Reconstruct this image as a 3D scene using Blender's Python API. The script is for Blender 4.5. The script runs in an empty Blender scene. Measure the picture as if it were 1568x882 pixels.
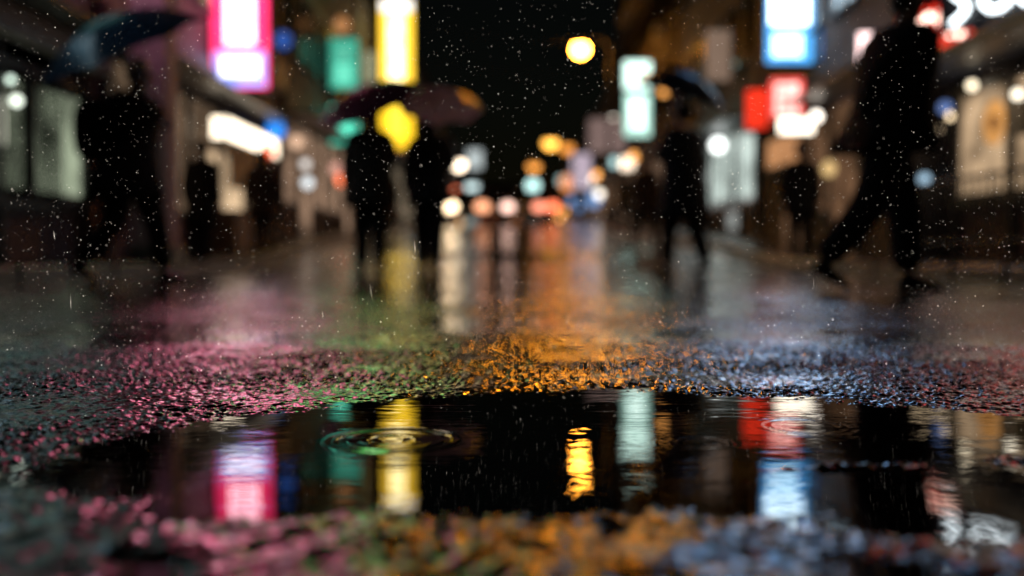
import bpy, bmesh, math, random
import numpy as np
from mathutils import Vector, Matrix
random.seed(7); rng=np.random.RandomState(11)
S=bpy.context.scene
S.view_settings.view_transform='Standard'
try: S.view_settings.look='None'
except Exception: pass
S.view_settings.exposure=0
COL=S.collection

# ---------------------------------------------------------------- materials
def newmat(name):
    m=bpy.data.materials.new(name); m.use_nodes=True
    nt=m.node_tree; nt.nodes.clear()
    out=nt.nodes.new('ShaderNodeOutputMaterial')
    return m,nt,out
def mat(name,col,rough=0.6,metal=0.0,var=0.35,scale=6.0,bump=0.0,spec=0.5,sub=0.0):
    m,nt,out=newmat(name)
    b=nt.nodes.new('ShaderNodeBsdfPrincipled')
    tc=nt.nodes.new('ShaderNodeTexCoord')
    n=nt.nodes.new('ShaderNodeTexNoise'); n.inputs['Scale'].default_value=scale; n.inputs['Detail'].default_value=6
    nt.links.new(tc.outputs['Object'],n.inputs['Vector'])
    r=nt.nodes.new('ShaderNodeValToRGB')
    r.color_ramp.elements[0].position=0.3; r.color_ramp.elements[1].position=0.7
    r.color_ramp.elements[0].color=tuple(c*(1-var) for c in col)+(1,)
    r.color_ramp.elements[1].color=tuple(min(1,c*(1+var)) for c in col)+(1,)
    nt.links.new(n.outputs['Fac'],r.inputs['Fac']); nt.links.new(r.outputs['Color'],b.inputs['Base Color'])
    b.inputs['Roughness'].default_value=rough; b.inputs['Metallic'].default_value=metal
    b.inputs['Specular IOR Level'].default_value=spec
    if bump>0:
        bp=nt.nodes.new('ShaderNodeBump'); bp.inputs['Distance'].default_value=bump; bp.inputs['Strength'].default_value=0.6
        nt.links.new(n.outputs['Fac'],bp.inputs['Height']); nt.links.new(bp.outputs['Normal'],b.inputs['Normal'])
    nt.links.new(b.outputs['BSDF'],out.inputs['Surface'])
    return m
_em={}
def emis(col,strength,var=0.12,scale=3.0):
    key=(tuple(col),strength,var)
    if key in _em: return _em[key]
    m,nt,out=newmat('lit_panel')
    e=nt.nodes.new('ShaderNodeEmission')
    tc=nt.nodes.new('ShaderNodeTexCoord')
    n=nt.nodes.new('ShaderNodeTexNoise'); n.inputs['Scale'].default_value=scale; n.inputs['Detail'].default_value=3
    nt.links.new(tc.outputs['Object'],n.inputs['Vector'])
    mr=nt.nodes.new('ShaderNodeMapRange'); mr.inputs['From Min'].default_value=0.3; mr.inputs['From Max'].default_value=0.7
    mr.inputs['To Min'].default_value=strength*(1-var); mr.inputs['To Max'].default_value=strength*(1+var)
    nt.links.new(n.outputs['Fac'],mr.inputs['Value']); nt.links.new(mr.outputs['Result'],e.inputs['Strength'])
    e.inputs['Color'].default_value=tuple(col)+(1,)
    nt.links.new(e.outputs['Emission'],out.inputs['Surface'])
    if strength<0.75:
        try: m.cycles.emission_sampling='NONE'
        except Exception: pass
    _em[key]=m; return m

M_metal=mat('dark_metal',(0.06,0.06,0.065),0.4,0.7,0.2)
M_steel=mat('steel',(0.35,0.35,0.36),0.35,0.9,0.15)
M_plastic=mat('black_plastic',(0.02,0.02,0.022),0.4,0,0.2)
M_glassdark=mat('dark_glass',(0.012,0.014,0.018),0.06,0,0.2)
M_kerb=mat('kerb_stone',(0.13,0.125,0.12),0.3,0,0.3,14,0.004)
M_pave=mat('paving',(0.07,0.065,0.065),0.22,0,0.35,5,0.003)
M_skin=mat('skin',(0.42,0.27,0.2),0.5,0,0.08,20)
M_hair=mat('hair',(0.012,0.01,0.009),0.45,0,0.3,60,0.002)
M_shoe=mat('shoe_leather',(0.015,0.014,0.014),0.35,0,0.2)
M_eye=mat('eye',(0.6,0.6,0.6),0.2,0,0.05)

# ---------------------------------------------------------------- mesh helpers
def empty(name,loc=(0,0,0),rotz=0):
    o=bpy.data.objects.new(name,None); COL.objects.link(o); o.location=loc; o.rotation_euler=(0,0,rotz); o.empty_display_size=0.2
    return o
def link_mesh(name,me,m=None,parent=None,smooth=False):
    o=bpy.data.objects.new(name,me); COL.objects.link(o)
    if m is not None: me.materials.append(m)
    if parent is not None: o.parent=parent
    if smooth: me.polygons.foreach_set('use_smooth',[True]*len(me.polygons))
    return o
def boxes(name,bl,m,parent=None,bevel=0.0):
    V=[];F=[]
    for (x0,x1,y0,y1,z0,z1) in bl:
        b=len(V)
        V+=[(x0,y0,z0),(x1,y0,z0),(x1,y1,z0),(x0,y1,z0),(x0,y0,z1),(x1,y0,z1),(x1,y1,z1),(x0,y1,z1)]
        F+=[(b,b+3,b+2,b+1),(b+4,b+5,b+6,b+7),(b,b+1,b+5,b+4),(b+1,b+2,b+6,b+5),(b+2,b+3,b+7,b+6),(b+3,b,b+4,b+7)]
    me=bpy.data.meshes.new(name); me.from_pydata(V,[],F)
    o=link_mesh(name,me,m,parent)
    if bevel>0:
        mo=o.modifiers.new('bevel','BEVEL'); mo.width=bevel; mo.segments=2; mo.limit_method='ANGLE'
    return o
def tube_data(pts,rad,n=10,V=None,F=None,flat=None):
    if V is None: V=[];F=[]
    pts=[Vector(p) for p in pts]
    P=[];R=[]
    d0=(pts[0]-pts[1]).normalized(); d1=(pts[-1]-pts[-2]).normalized()
    P=[pts[0]+d0*rad[0]*0.8,pts[0]+d0*rad[0]*0.45]+pts+[pts[-1]+d1*rad[-1]*0.45,pts[-1]+d1*rad[-1]*0.8]
    R=[rad[0]*0.35,rad[0]*0.8]+list(rad)+[rad[-1]*0.8,rad[-1]*0.35]
    base=len(V)
    pa=None
    for i,p in enumerate(P):
        t=(P[min(i+1,len(P)-1)]-P[max(i-1,0)]).normalized()
        if pa is None:
            a=t.orthogonal().normalized()
        else:
            a=(pa-t*pa.dot(t)); a=a.normalized() if a.length>1e-5 else t.orthogonal().normalized()
        pa=a; b=t.cross(a)
        for k in range(n):
            an=2*math.pi*k/n
            V.append(tuple(p+(a*math.cos(an)+b*math.sin(an))*R[i]))
    for i in range(len(P)-1):
        for k in range(n):
            k2=(k+1)%n
            F.append((base+i*n+k,base+i*n+k2,base+(i+1)*n+k2,base+(i+1)*n+k))
    F.append(tuple(base+k for k in range(n))[::-1])
    F.append(tuple(base+(len(P)-1)*n+k for k in range(n)))
    return V,F
def tubes(name,lst,m,parent=None,n=10):
    V=[];F=[]
    for pts,rad in lst:
        if not isinstance(rad,(list,tuple)): rad=[rad]*len(pts)
        tube_data(pts,rad,n,V,F)
    me=bpy.data.meshes.new(name); me.from_pydata(V,[],F)
    return link_mesh(name,me,m,parent,True)
def ellipsoid(name,c,r,m,parent=None,seg=16,rings=10,fn=None,rot=None):
    bm=bmesh.new(); bmesh.ops.create_uvsphere(bm,u_segments=seg,v_segments=rings,radius=1)
    for v in bm.verts:
        if fn: v.co=Vector(fn(v.co))
        v.co=Vector((v.co.x*r[0],v.co.y*r[1],v.co.z*r[2]))
        if rot is not None: v.co=rot@v.co
        v.co+=Vector(c)
    me=bpy.data.meshes.new(name); bm.to_mesh(me); bm.free()
    return link_mesh(name,me,m,parent,True)
def cyl(name,p0,p1,r0,r1,m,parent=None,n=20):
    V=[];F=[]
    p0=Vector(p0);p1=Vector(p1);t=(p1-p0).normalized();a=t.orthogonal().normalized();b=t.cross(a)
    for p,r in((p0,r0),(p1,r1)):
        for k in range(n):
            an=2*math.pi*k/n; V.append(tuple(p+(a*math.cos(an)+b*math.sin(an))*r))
    for k in range(n): F.append((k,(k+1)%n,n+(k+1)%n,n+k))
    F.append(tuple(range(n))[::-1]);F.append(tuple(range(n,2*n)))
    me=bpy.data.meshes.new(name); me.from_pydata(V,[],F)
    return link_mesh(name,me,m,parent)

# ---------------------------------------------------------------- noise
T=rng.rand(256,256)
def vn(x,y,seed=0):
    x=x+seed*17.3; y=y+seed*9.7
    xi=np.floor(x).astype(int); yi=np.floor(y).astype(int); fx=x-xi; fy=y-yi
    fx=fx*fx*(3-2*fx); fy=fy*fy*(3-2*fy)
    a=T[xi%256,yi%256];b=T[(xi+1)%256,yi%256];c=T[xi%256,(yi+1)%256];d=T[(xi+1)%256,(yi+1)%256]
    return (a*(1-fx)+b*fx)*(1-fy)+(c*(1-fx)+d*fx)*fy-0.5
def fbm(x,y,o=4,seed=0):
    s=0;a=1.0
    for i in range(o):
        s=s+a*vn(x*2**i,y*2**i,seed+i*3); a*=0.5
    return s
def g(y):
    y=np.asarray(y,float)
    t=np.clip((y-12)/6,0,1)
    s=0.045*(np.maximum(y-12,0))*t*t*(3-2*t)
    return np.where(s>2.1,2.1+0*(s),s)
def gz(y): return float(g(y))

# ---------------------------------------------------------------- ground sheet
def axis(lo,hi,step,lim_lo,lim_hi,grow):
    c=list(np.arange(lo,hi,step))
    s=step;v=c[-1];up=[]
    while v<lim_hi:
        s*=grow; v+=s; up.append(v)
    s=step;v=c[0];dn=[]
    while v>lim_lo:
        s*=grow; v-=s; dn.append(v)
    return np.array(dn[::-1]+c+up)
def grid_mesh(name,xs,ys,Z,m):
    nx=len(xs);ny=len(ys)
    X,Y=np.meshgrid(xs,ys)
    co=np.stack([X,Y,Z],-1).reshape(-1,3).astype(np.float32)
    me=bpy.data.meshes.new(name)
    i=np.arange((ny-1)*(nx-1)); r=i//(nx-1); c=i%(nx-1)
    a=r*nx+c
    q=np.stack([a,a+1,a+nx+1,a+nx],-1).astype(np.int32)
    me.vertices.add(len(co)); me.vertices.foreach_set('co',co.ravel())
    me.loops.add(q.size); me.loops.foreach_set('vertex_index',q.ravel())
    me.polygons.add(len(q)); me.polygons.foreach_set('loop_start',np.arange(0,q.size,4,dtype=np.int32))
    me.update(calc_edges=True)
    me.polygons.foreach_set('use_smooth',np.ones(len(q),bool))
    return link_mesh(name,me,m)
xs=axis(-1.05,1.05,0.0034,-90,90,1.03)
ys=axis(0.68,2.4,0.0034,-12,420,1.02)
X,Y=np.meshgrid(xs,ys)
wx=X+0.07*fbm(X*5,Y*5,4,5); wy=Y+0.095*fbm(X*6,Y*6,5,9)
far=1.72-np.where(wx<0.1,0.93,0.62)*(wx-0.1)**2
near=0.850+0.45*np.maximum(0,-wx-0.16)+0.11*np.maximum(0,wx-0.30)
D=np.minimum(np.minimum(far-wy,wy-near),(wx+0.54)*0.8)
nn=fbm(X*22,Y*22,3,70)
isl=np.exp(-(((X-0.36)/0.13)**2+((Y-1.10)/0.020)**2))*(0.8+1.2*nn)+0.9*np.exp(-(((X-0.66)/0.17)**2+((Y-1.13)/0.06)**2))*(0.8+1.0*nn)+0.5*np.exp(-(((X-0.06)/0.07)**2+((Y-1.09)/0.02)**2))*(0.8+1.4*nn)
base=-0.05*D
base=np.where(base<0,np.maximum(base,-0.009),np.minimum(base,0.0035))
base=base+0.0125*isl
low=fbm(X*0.9,Y*0.55,4,21)
farm=np.clip((np.hypot(X,Y-1.3)-0.9)/0.8,0,1)
base=base+0.0050*fbm(X*14,Y*14,3,30)*0.5 + farm*(0.006*low+0.002)
nearm=np.clip((1.0-Y)/0.15,0,1)
base=base+nearm*0.012*fbm(X*9,Y*9,3,88)
J1=rng.rand(512,512);J2=rng.rand(512,512);J3=rng.rand(512,512)
def stones(cell,sub,off):
    out=np.zeros_like(X)
    xx=X[sub]/cell+off; yy=Y[sub]/cell+off
    xi=np.floor(xx).astype(int); yi=np.floor(yy).astype(int)
    best=np.zeros_like(xx)
    for dx in(-1,0,1):
        for dy in(-1,0,1):
            cx=xi+dx;cy=yi+dy
            px=cx+J1[cx%512,cy%512]; py=cy+J2[cx%512,cy%512]
            r=0.48+0.4*J3[cx%512,cy%512]; h=0.15+0.85*J3[cy%512,cx%512]
            d2=((xx-px)**2+(yy-py)**2)/r**2
            best=np.maximum(best,h*np.clip(1-d2,0,1)**0.7)
    out[sub]=best; return out
stone=stones(0.0100,(np.abs(X)<2.8)&(Y>0.4)&(Y<4.2),0)
clump=stones(0.0230,(np.abs(X)<2.0)&(Y>0.4)&(Y<2.4),71)
fade=np.clip(1-(np.hypot(np.maximum(np.abs(X)-1.0,0),np.maximum(Y-2.3,0)))/0.9,0,1)
patch=np.clip(0.9+1.0*fbm(X*5,Y*5,3,44),0.3,1.4)
Zg=base+(0.0042-0.0018*nearm)*(stone-0.35)*fade*patch+(0.0012+0.0022*nearm)*(clump-0.3)*fade+0.001*fbm(X*60,Y*60,2,50)*fade
Zg=Zg+g(Y)
m,nt,out=newmat('wet_asphalt')
b=nt.nodes.new('ShaderNodeBsdfPrincipled')
geo=nt.nodes.new('ShaderNodeNewGeometry'); sep=nt.nodes.new('ShaderNodeSeparateXYZ'); nt.links.new(geo.outputs['Position'],sep.inputs[0])
n1=nt.nodes.new('ShaderNodeTexNoise'); n1.inputs['Scale'].default_value=160; n1.inputs['Detail'].default_value=4
n2=nt.nodes.new('ShaderNodeTexNoise'); n2.inputs['Scale'].default_value=1.7; n2.inputs['Detail'].default_value=7; n2.inputs['Roughness'].default_value=0.72
n3=nt.nodes.new('ShaderNodeTexNoise'); n3.inputs['Scale'].default_value=7; n3.inputs['Detail'].default_value=6; n3.inputs['Roughness'].default_value=0.62
vo=nt.nodes.new('ShaderNodeTexVoronoi'); vo.inputs['Scale'].default_value=62
for n in(n1,n2,n3,vo): nt.links.new(geo.outputs['Position'],n.inputs['Vector'])
cr=nt.nodes.new('ShaderNodeValToRGB'); cr.color_ramp.elements[0].color=(0.006,0.006,0.007,1); cr.color_ramp.elements[1].color=(0.035,0.033,0.031,1)
cr.color_ramp.elements[0].position=0.3; cr.color_ramp.elements[1].position=0.75
nt.links.new(n1.outputs['Fac'],cr.inputs['Fac']); nt.links.new(cr.outputs['Color'],b.inputs['Base Color'])
def mrange(inp,a,bb,c,d):
    q=nt.nodes.new('ShaderNodeMapRange'); nt.links.new(inp,q.inputs['Value'])
    for k,v in zip(('From Min','From Max','To Min','To Max'),(a,bb,c,d)): q.inputs[k].default_value=v
    return q.outputs['Result']
def mth(op,a,bb):
    q=nt.nodes.new('ShaderNodeMath'); q.operation=op
    for i,v in enumerate((a,bb)):
        if isinstance(v,(int,float)): q.inputs[i].default_value=v
        else: nt.links.new(v,q.inputs[i])
    return q.outputs[0]
nt.links.new(mrange(n2.outputs['Fac'],0.38,0.62,0.12,0.27),b.inputs['Roughness'])
b.inputs['IOR'].default_value=1.40
b.inputs['Coat Weight'].default_value=1.0; b.inputs['Coat IOR'].default_value=1.38
nt.links.new(mrange(n2.outputs['Fac'],0.38,0.62,0.04,0.17),b.inputs['Coat Roughness'])
farf=mrange(sep.outputs['Y'],2.1,3.3,0.2,1.0)
distf=mrange(sep.outputs['Y'],3.2,6.5,1.0,0.35)
hh=mth('ADD',mth('MULTIPLY',mth('MULTIPLY',vo.outputs['Distance'],mth('MULTIPLY',farf,distf)),-0.0060),mth('ADD',mth('MULTIPLY',mth('MULTIPLY',n1.outputs['Fac'],distf),0.0007),mth('MULTIPLY',mth('MULTIPLY',n3.outputs['Fac'],mth('MULTIPLY',farf,distf)),0.013)))
bp=nt.nodes.new('ShaderNodeBump'); bp.inputs['Strength'].default_value=0.75; bp.inputs['Distance'].default_value=1.0
nt.links.new(hh,bp.inputs['Height']); nt.links.new(bp.outputs['Normal'],b.inputs['Normal'])
bp2=nt.nodes.new('ShaderNodeBump'); bp2.inputs['Distance'].default_value=1.0
nt.links.new(mrange(n2.outputs['Fac'],0.42,0.58,0.08,0.95),bp2.inputs['Strength'])
nt.links.new(hh,bp2.inputs['Height']); nt.links.new(bp2.outputs['Normal'],b.inputs['Coat Normal'])
nt.links.new(b.outputs['BSDF'],out.inputs['Surface'])
grid_mesh('road',xs,ys,Zg,m)

# water
wxs=axis(-1.0,1.0,0.005,-5.5,5.5,1.06); wys=axis(0.85,1.75,0.004,0.2,11.5,1.05)
WX,WY=np.meshgrid(wxs,wys)
WZ=np.zeros_like(WX)
for (cx,cy,R,A,lam) in((-0.150,1.262,0.074,0.00075,0.020),(0.40,1.36,0.055,0.00022,0.015),(0.235,1.24,0.035,0.00025,0.012),(-0.155,1.262,0.030,0.00045,0.014),(-0.72,1.95,0.06,0.0004,0.02)):
    rr=np.hypot(WX-cx,WY-cy)
    WZ+=A*np.sin((rr-R)*2*math.pi/lam)*np.exp(-((rr-R)/(0.015 if R>0.03 else 0.010))**2)
mw,nt,out=newmat('puddle_water')
b=nt.nodes.new('ShaderNodeBsdfPrincipled'); b.inputs['Base Color'].default_value=(0.006,0.0065,0.007,1)
b.inputs['Roughness'].default_value=0.015; b.inputs['IOR'].default_value=1.42
geo=nt.nodes.new('ShaderNodeNewGeometry')
w1=nt.nodes.new('ShaderNodeTexNoise'); w1.inputs['Scale'].default_value=34; w1.inputs['Detail'].default_value=2
w2=nt.nodes.new('ShaderNodeTexNoise'); w2.inputs['Scale'].default_value=5; w2.inputs['Detail'].default_value=2
mp=nt.nodes.new('ShaderNodeMapping'); mp.inputs['Scale'].default_value=(0.5,1.6,1)
nt.links.new(geo.outputs['Position'],mp.inputs['Vector'])
nt.links.new(mp.outputs['Vector'],w1.inputs['Vector']); nt.links.new(mp.outputs['Vector'],w2.inputs['Vector'])
h=mth('MULTIPLY',mth('MULTIPLY',w1.outputs['Fac'],0.0009),mrange(w2.outputs['Fac'],0.4,0.65,0.15,1.0))
bp=nt.nodes.new('ShaderNodeBump'); bp.inputs['Distance'].default_value=1.0; bp.inputs['Strength'].default_value=0.5
nt.links.new(h,bp.inputs['Height']); nt.links.new(bp.outputs['Normal'],b.inputs['Normal'])
nt.links.new(b.outputs['BSDF'],out.inputs['Surface'])
grid_mesh('puddle',wxs,wys,WZ,mw)

# pavements + kerbs (lofted along the street)
def strip(name,prof,m,parent=None,y0=-8,y1=130,st=2.0):
    yl=np.arange(y0,y1+0.1,st);V=[];F=[];n=len(prof)
    for y in yl:
        for(x,z)in prof: V.append((x,y,z+gz(y)))
    for i in range(len(yl)-1):
        for k in range(n-1):
            a=i*n+k; F.append((a,a+1,a+n+1,a+n))
    me=bpy.data.meshes.new(name); me.from_pydata(V,[],F); return link_mesh(name,me,m,parent)
for s in(-1,1):
    p=empty('pavement')
    strip('kerb_stones',[(s*3.7,-0.05),(s*3.715,0.11),(s*3.73,0.125),(s*3.85,0.13)],M_kerb,p)
    strip('paving_surface',[(s*3.85,0.126),(s*7.5,0.14)],M_pave,p)
    boxes('kerb_joints',[(min(s*3.695,s*3.852),max(s*3.695,s*3.852),y,y+0.008,-0.02+gz(y),0.1325+gz(y)) for y in np.arange(3,60,0.9)],M_plastic,p)
mk=mat('road_paint',(0.45,0.45,0.43),0.3,0,0.4,30,0.001)
strip('road_marking',[(-3.30,0.016),(-3.18,0.016)],mk,None,9,100)
strip('road_marking',[(3.18,0.016),(3.30,0.016)],mk,None,9,100)

# ---------------------------------------------------------------- buildings
def building(name,s,xf,y0,y1,H,wallcol,seed,lit=0.2,litcol=(1,0.75,0.45),shopcol=(1,0.75,0.5),shopstr=0.25,depth=9,shop=True):
    r=random.Random(seed)
    zb=gz((y0+y1)/2)-0.05
    root=empty(name,(0,0,0))
    X=lambda a,b_:(min(xf+s*a,xf+s*b_),max(xf+s*a,xf+s*b_))
    wm=mat('wall_render',wallcol,0.75,0,0.25,1.5,0.01)
    tm=mat('wall_trim',tuple(c*0.7 for c in wallcol),0.6,0,0.2,4)
    boxes('walls',[(*X(0,depth),y0,y1,-0.4,H)],wm,root)
    boxes('parapet',[(*X(-0.12,0.25),y0+0.003,y1-0.003,H+0.002,H+0.5),(*X(-0.2,0.3),y0+0.006,y1-0.006,H+0.502,H+0.58)],tm,root)
    fl=3.1; z=zb+3.3; fr=[];gl=[];lt=[];sill=[];bands=[]
    while z<H-0.6:
        bands.append((*X(-0.07,-0.002),y0+0.01,y1-0.01,z-0.22,z-0.06))
        y=y0+0.5
        while y+1.3<y1:
            w=1.15;hh=1.5 if H-z>2.3 else 0.8
            za=z+0.75;zc=min(za+hh,H-0.3)
            fr+=[(*X(-0.06,-0.002),y-0.06,y,za-0.06,zc+0.06),(*X(-0.06,-0.002),y+w,y+w+0.06,za-0.06,zc+0.06),
                 (*X(-0.06,-0.002),y+0.001,y+w-0.001,zc,zc+0.058),(*X(-0.05,-0.002),y+w/2-0.025,y+w/2+0.025,za,zc-0.001)]
            sill.append((*X(-0.13,-0.002),y-0.1,y+w+0.1,za-0.12,za-0.062))
            (lt if r.random()<lit else gl).append((*X(-0.02,-0.003),y+0.001,y+w-0.001,za-0.06,zc-0.001))
            y+=1.75
        z+=fl
    boxes('floor_bands',bands,tm,root)
    boxes('window_frames',fr,M_metal,root); boxes('window_sills',sill,tm,root)
    boxes('window_panes',gl,M_glassdark,root)
    if lt: boxes('lit_windows',lt,emis(litcol,0.35,0.6,2.5),root)
    ac=[]
    for k in range(int((y1-y0)/3)):
        yy=y0+1.2+k*3+r.random(); zz=zb+3.3+fl*r.randint(0,2)+0.02
        if zz<H-1: ac.append((*X(-0.35,-0.01),yy,yy+0.75,zz,zz+0.55))
    if ac: boxes('air_conditioners',ac,mat('ac_paint',(0.4,0.4,0.38),0.5),root,0.02)
    tubes('drainpipe',[([(xf-s*0.09,y1-0.25,-0.2),(xf-s*0.09,y1-0.25,H)],0.045)],M_metal,root)
    if shop:
        zf=zb+2.55
        boxes('shop_fascia',[(*X(-0.16,-0.002),y0+0.2,y1-0.35,zf+0.01,zf+0.5)],tm,root,0.01)
        boxes('shop_awning',[(*X(-0.75,-0.17),y0+0.3,y1-0.45,zf-0.02,zf+0.05)],M_metal,root,0.01)
        pos=y0+0.3; gp=[];pf=[];dr=[]
        while pos+1.5<y1-0.4:
            door=r.random()<0.3
            z0=zb+(0.15 if door else 0.75)
            gp.append((*X(-0.03,-0.004),pos+0.08,pos+1.42,z0,zf-0.1))
            pf+=[(*X(-0.09,-0.003),pos,pos+0.078,zb+0.1,zf),(*X(-0.08,-0.003),pos+0.08,pos+1.42,zf-0.098,zf-0.03),(*X(-0.07,-0.003),pos+0.08,pos+1.42,z0-0.08,z0-0.002)]
            if door: dr.append((*X(-0.14,-0.09),pos+1.2,pos+1.24,zb+0.9,zb+1.4))
            pos+=1.5
        boxes('shop_windows',gp,emis(shopcol,shopstr,0.85,1.7),root)
        boxes('shop_frames',pf,M_metal,root)
        if dr: boxes('door_handles',dr,M_steel,root)
    return root
LX=-4.85
building('corner_shop_building',-1,LX,3,11.4,9.5,(0.16,0.12,0.13),1,0.15,shopcol=(0.8,0.95,0.75),shopstr=0.0001)
building('office_building',-1,LX,11.5,20.5,12,(0.19,0.11,0.12),2,0.2,shopcol=(1,0.65,0.4),shopstr=0.12)
building('bar_building',-1,LX,20.6,31,13,(0.10,0.07,0.07),3,0.15,shopcol=(1,0.62,0.4),shopstr=0.3)
building('apartment_building',-1,LX,31.1,49,14,(0.09,0.08,0.08),4,0.12,shopcol=(0.95,0.75,0.5),shopstr=0.25)
building('office_building',-1,LX-0.4,49.2,75,10,(0.08,0.08,0.08),5,0.12,shopcol=(1,0.6,0.3),shopstr=0.3)
building('shop_building',-1,LX,75.5,120,8.5,(0.08,0.07,0.07),6,0.15,shopcol=(1,0.6,0.3),shopstr=0.3)
RX=5.4
building('cafe_building',1,5.8,3,13.4,9.5,(0.12,0.09,0.08),11,0.15,shop=False)
building('restaurant_building',1,RX,13.5,21.5,12,(0.10,0.08,0.07),12,0.25,shopcol=(1,0.52,0.27),shopstr=0.14)
building('apartment_building',1,RX,21.6,33,13.5,(0.11,0.09,0.08),13,0.15,shopcol=(0.9,0.95,0.9),shopstr=0.3)
building('office_building',1,RX,33.1,51,14,(0.10,0.085,0.075),14,0.1,shopcol=(1,0.6,0.38),shopstr=0.2)
building('shop_building',1,RX+0.4,51.2,78,9,(0.08,0.07,0.07),15,0.1,shopcol=(1,0.55,0.3),shopstr=0.25)
building('shop_building',1,RX,78.5,120,8.5,(0.08,0.07,0.07),16,0.1,shopcol=(1,0.55,0.3),shopstr=0.25)
def backblock(name,x0,x1,y,H,col):
    root=empty(name); wm=mat('wall_render',col,0.8)
    boxes('walls',[(x0,x1,y,y+10,-0.3,H)],wm,root)
    w=[];l=[]
    for i,xx in enumerate(np.arange(x0+1,x1-1.5,2.2)):
        for j,zz in enumerate(np.arange(3.5,H-1.5,3)):
            (l if random.random()<0.1 else w).append((xx,xx+1.3,y-0.03,y-0.002,zz,zz+1.5))
    boxes('window_panes',w,M_glassdark,root)
    if l: boxes('lit_windows',l,emis((1,0.7,0.4),0.25,0.5),root)
    boxes('parapet',[(x0,x1,y-0.1,y+0.3,H+0.002,H+0.6)],wm,root)
backblock('distant_building',-14,1.5,150,10,(0.07,0.07,0.08))
backblock('distant_building',1.6,16,156,8,(0.08,0.07,0.06))

root=empty('shop_window')
ws=[(8.2,8.95),(9.05,9.85),(10.0,11.15)]
boxes('pane',[(LX+0.005,LX+0.03,a,b_,0.85,1.92) for a,b_ in ws],emis((0.62,0.72,0.5),0.42,0.75,2.2),root)
boxes('frame',[(LX+0.003,LX+0.09,a-0.05,a-0.002,0.75,2.0) for a,b_ in ws]+[(LX+0.003,LX+0.09,11.152,11.2,0.75,2.0),(LX+0.003,LX+0.10,8.1,11.25,2.002,2.07),(LX+0.003,LX+0.14,8.1,11.25,0.68,0.748)],M_metal,root)
boxes('lintel_board',[(LX+0.16,LX+0.34,7.6,11.3,2.22,2.52)],mat('painted_board',(0.42,0.4,0.38),0.5,0,0.2),root,0.01)
boxes('bright_shelf',[(LX+0.031,LX+0.04,9.1,9.5,1.25,1.7)],emis((0.95,0.95,0.75),1.3),root)
root=empty('pillar')
pm=mat('pillar_tile',(0.5,0.33,0.40),0.5,0,0.15,5,0.003)
boxes('shaft',[(-4.42,-4.0,11.6,12.0,0.30,4.6)],pm,root,0.02)
boxes('base',[(-4.48,-3.94,11.54,12.06,0.1,0.299)],M_kerb,root,0.015)
boxes('capital',[(-4.9,-3.92,11.52,12.1,4.602,4.8)],pm,root,0.015)
root=empty('cafe_front')
boxes('canopy',[(4.95,5.79,6.5,13.2,2.46,2.60)],mat('canopy_paint',(0.10,0.13,0.2),0.4),root,0.02)
boxes('window_pane',[(5.77,5.79,a,a+1.25,0.95,2.2) for a in(7.4,8.8,10.2,11.6)],emis((1,0.68,0.40),0.42,0.8,1.9),root)
boxes('window_frame',[(5.72,5.797,a-0.13,a-0.003,0.2,2.4) for a in(7.4,8.8,10.2,11.6,12.99)]+[(5.70,5.797,7.27,12.99,2.202,2.3),(5.68,5.797,7.27,12.99,0.8,0.948)],M_metal,root)
cyl('round_emblem',(5.75,11.95,1.78),(5.766,11.95,1.78),0.27,0.27,emis((0.9,0.42,0.12),0.8),root,32)
cyl('emblem_centre',(5.742,11.95,1.78),(5.7495,11.95,1.78),0.10,0.10,emis((0.35,0.12,0.04),0.4),root,24)
boxes('hanging_menu',[(5.5,5.56,10.55,10.9,1.5,1.9)],M_plastic,root,0.01)
root=empty('railing')
tl=[([(5.0,8.2,1.05),(5.0,12.6,1.05)],0.025),([(5.0,8.2,0.35),(5.0,12.6,0.35)],0.018)]
for y in np.arange(8.2,12.7,0.16): tl.append(([(5.0,y,0.15),(5.0,y,1.05)],0.011))
tubes('bars',tl,M_metal,root,6)

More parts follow.
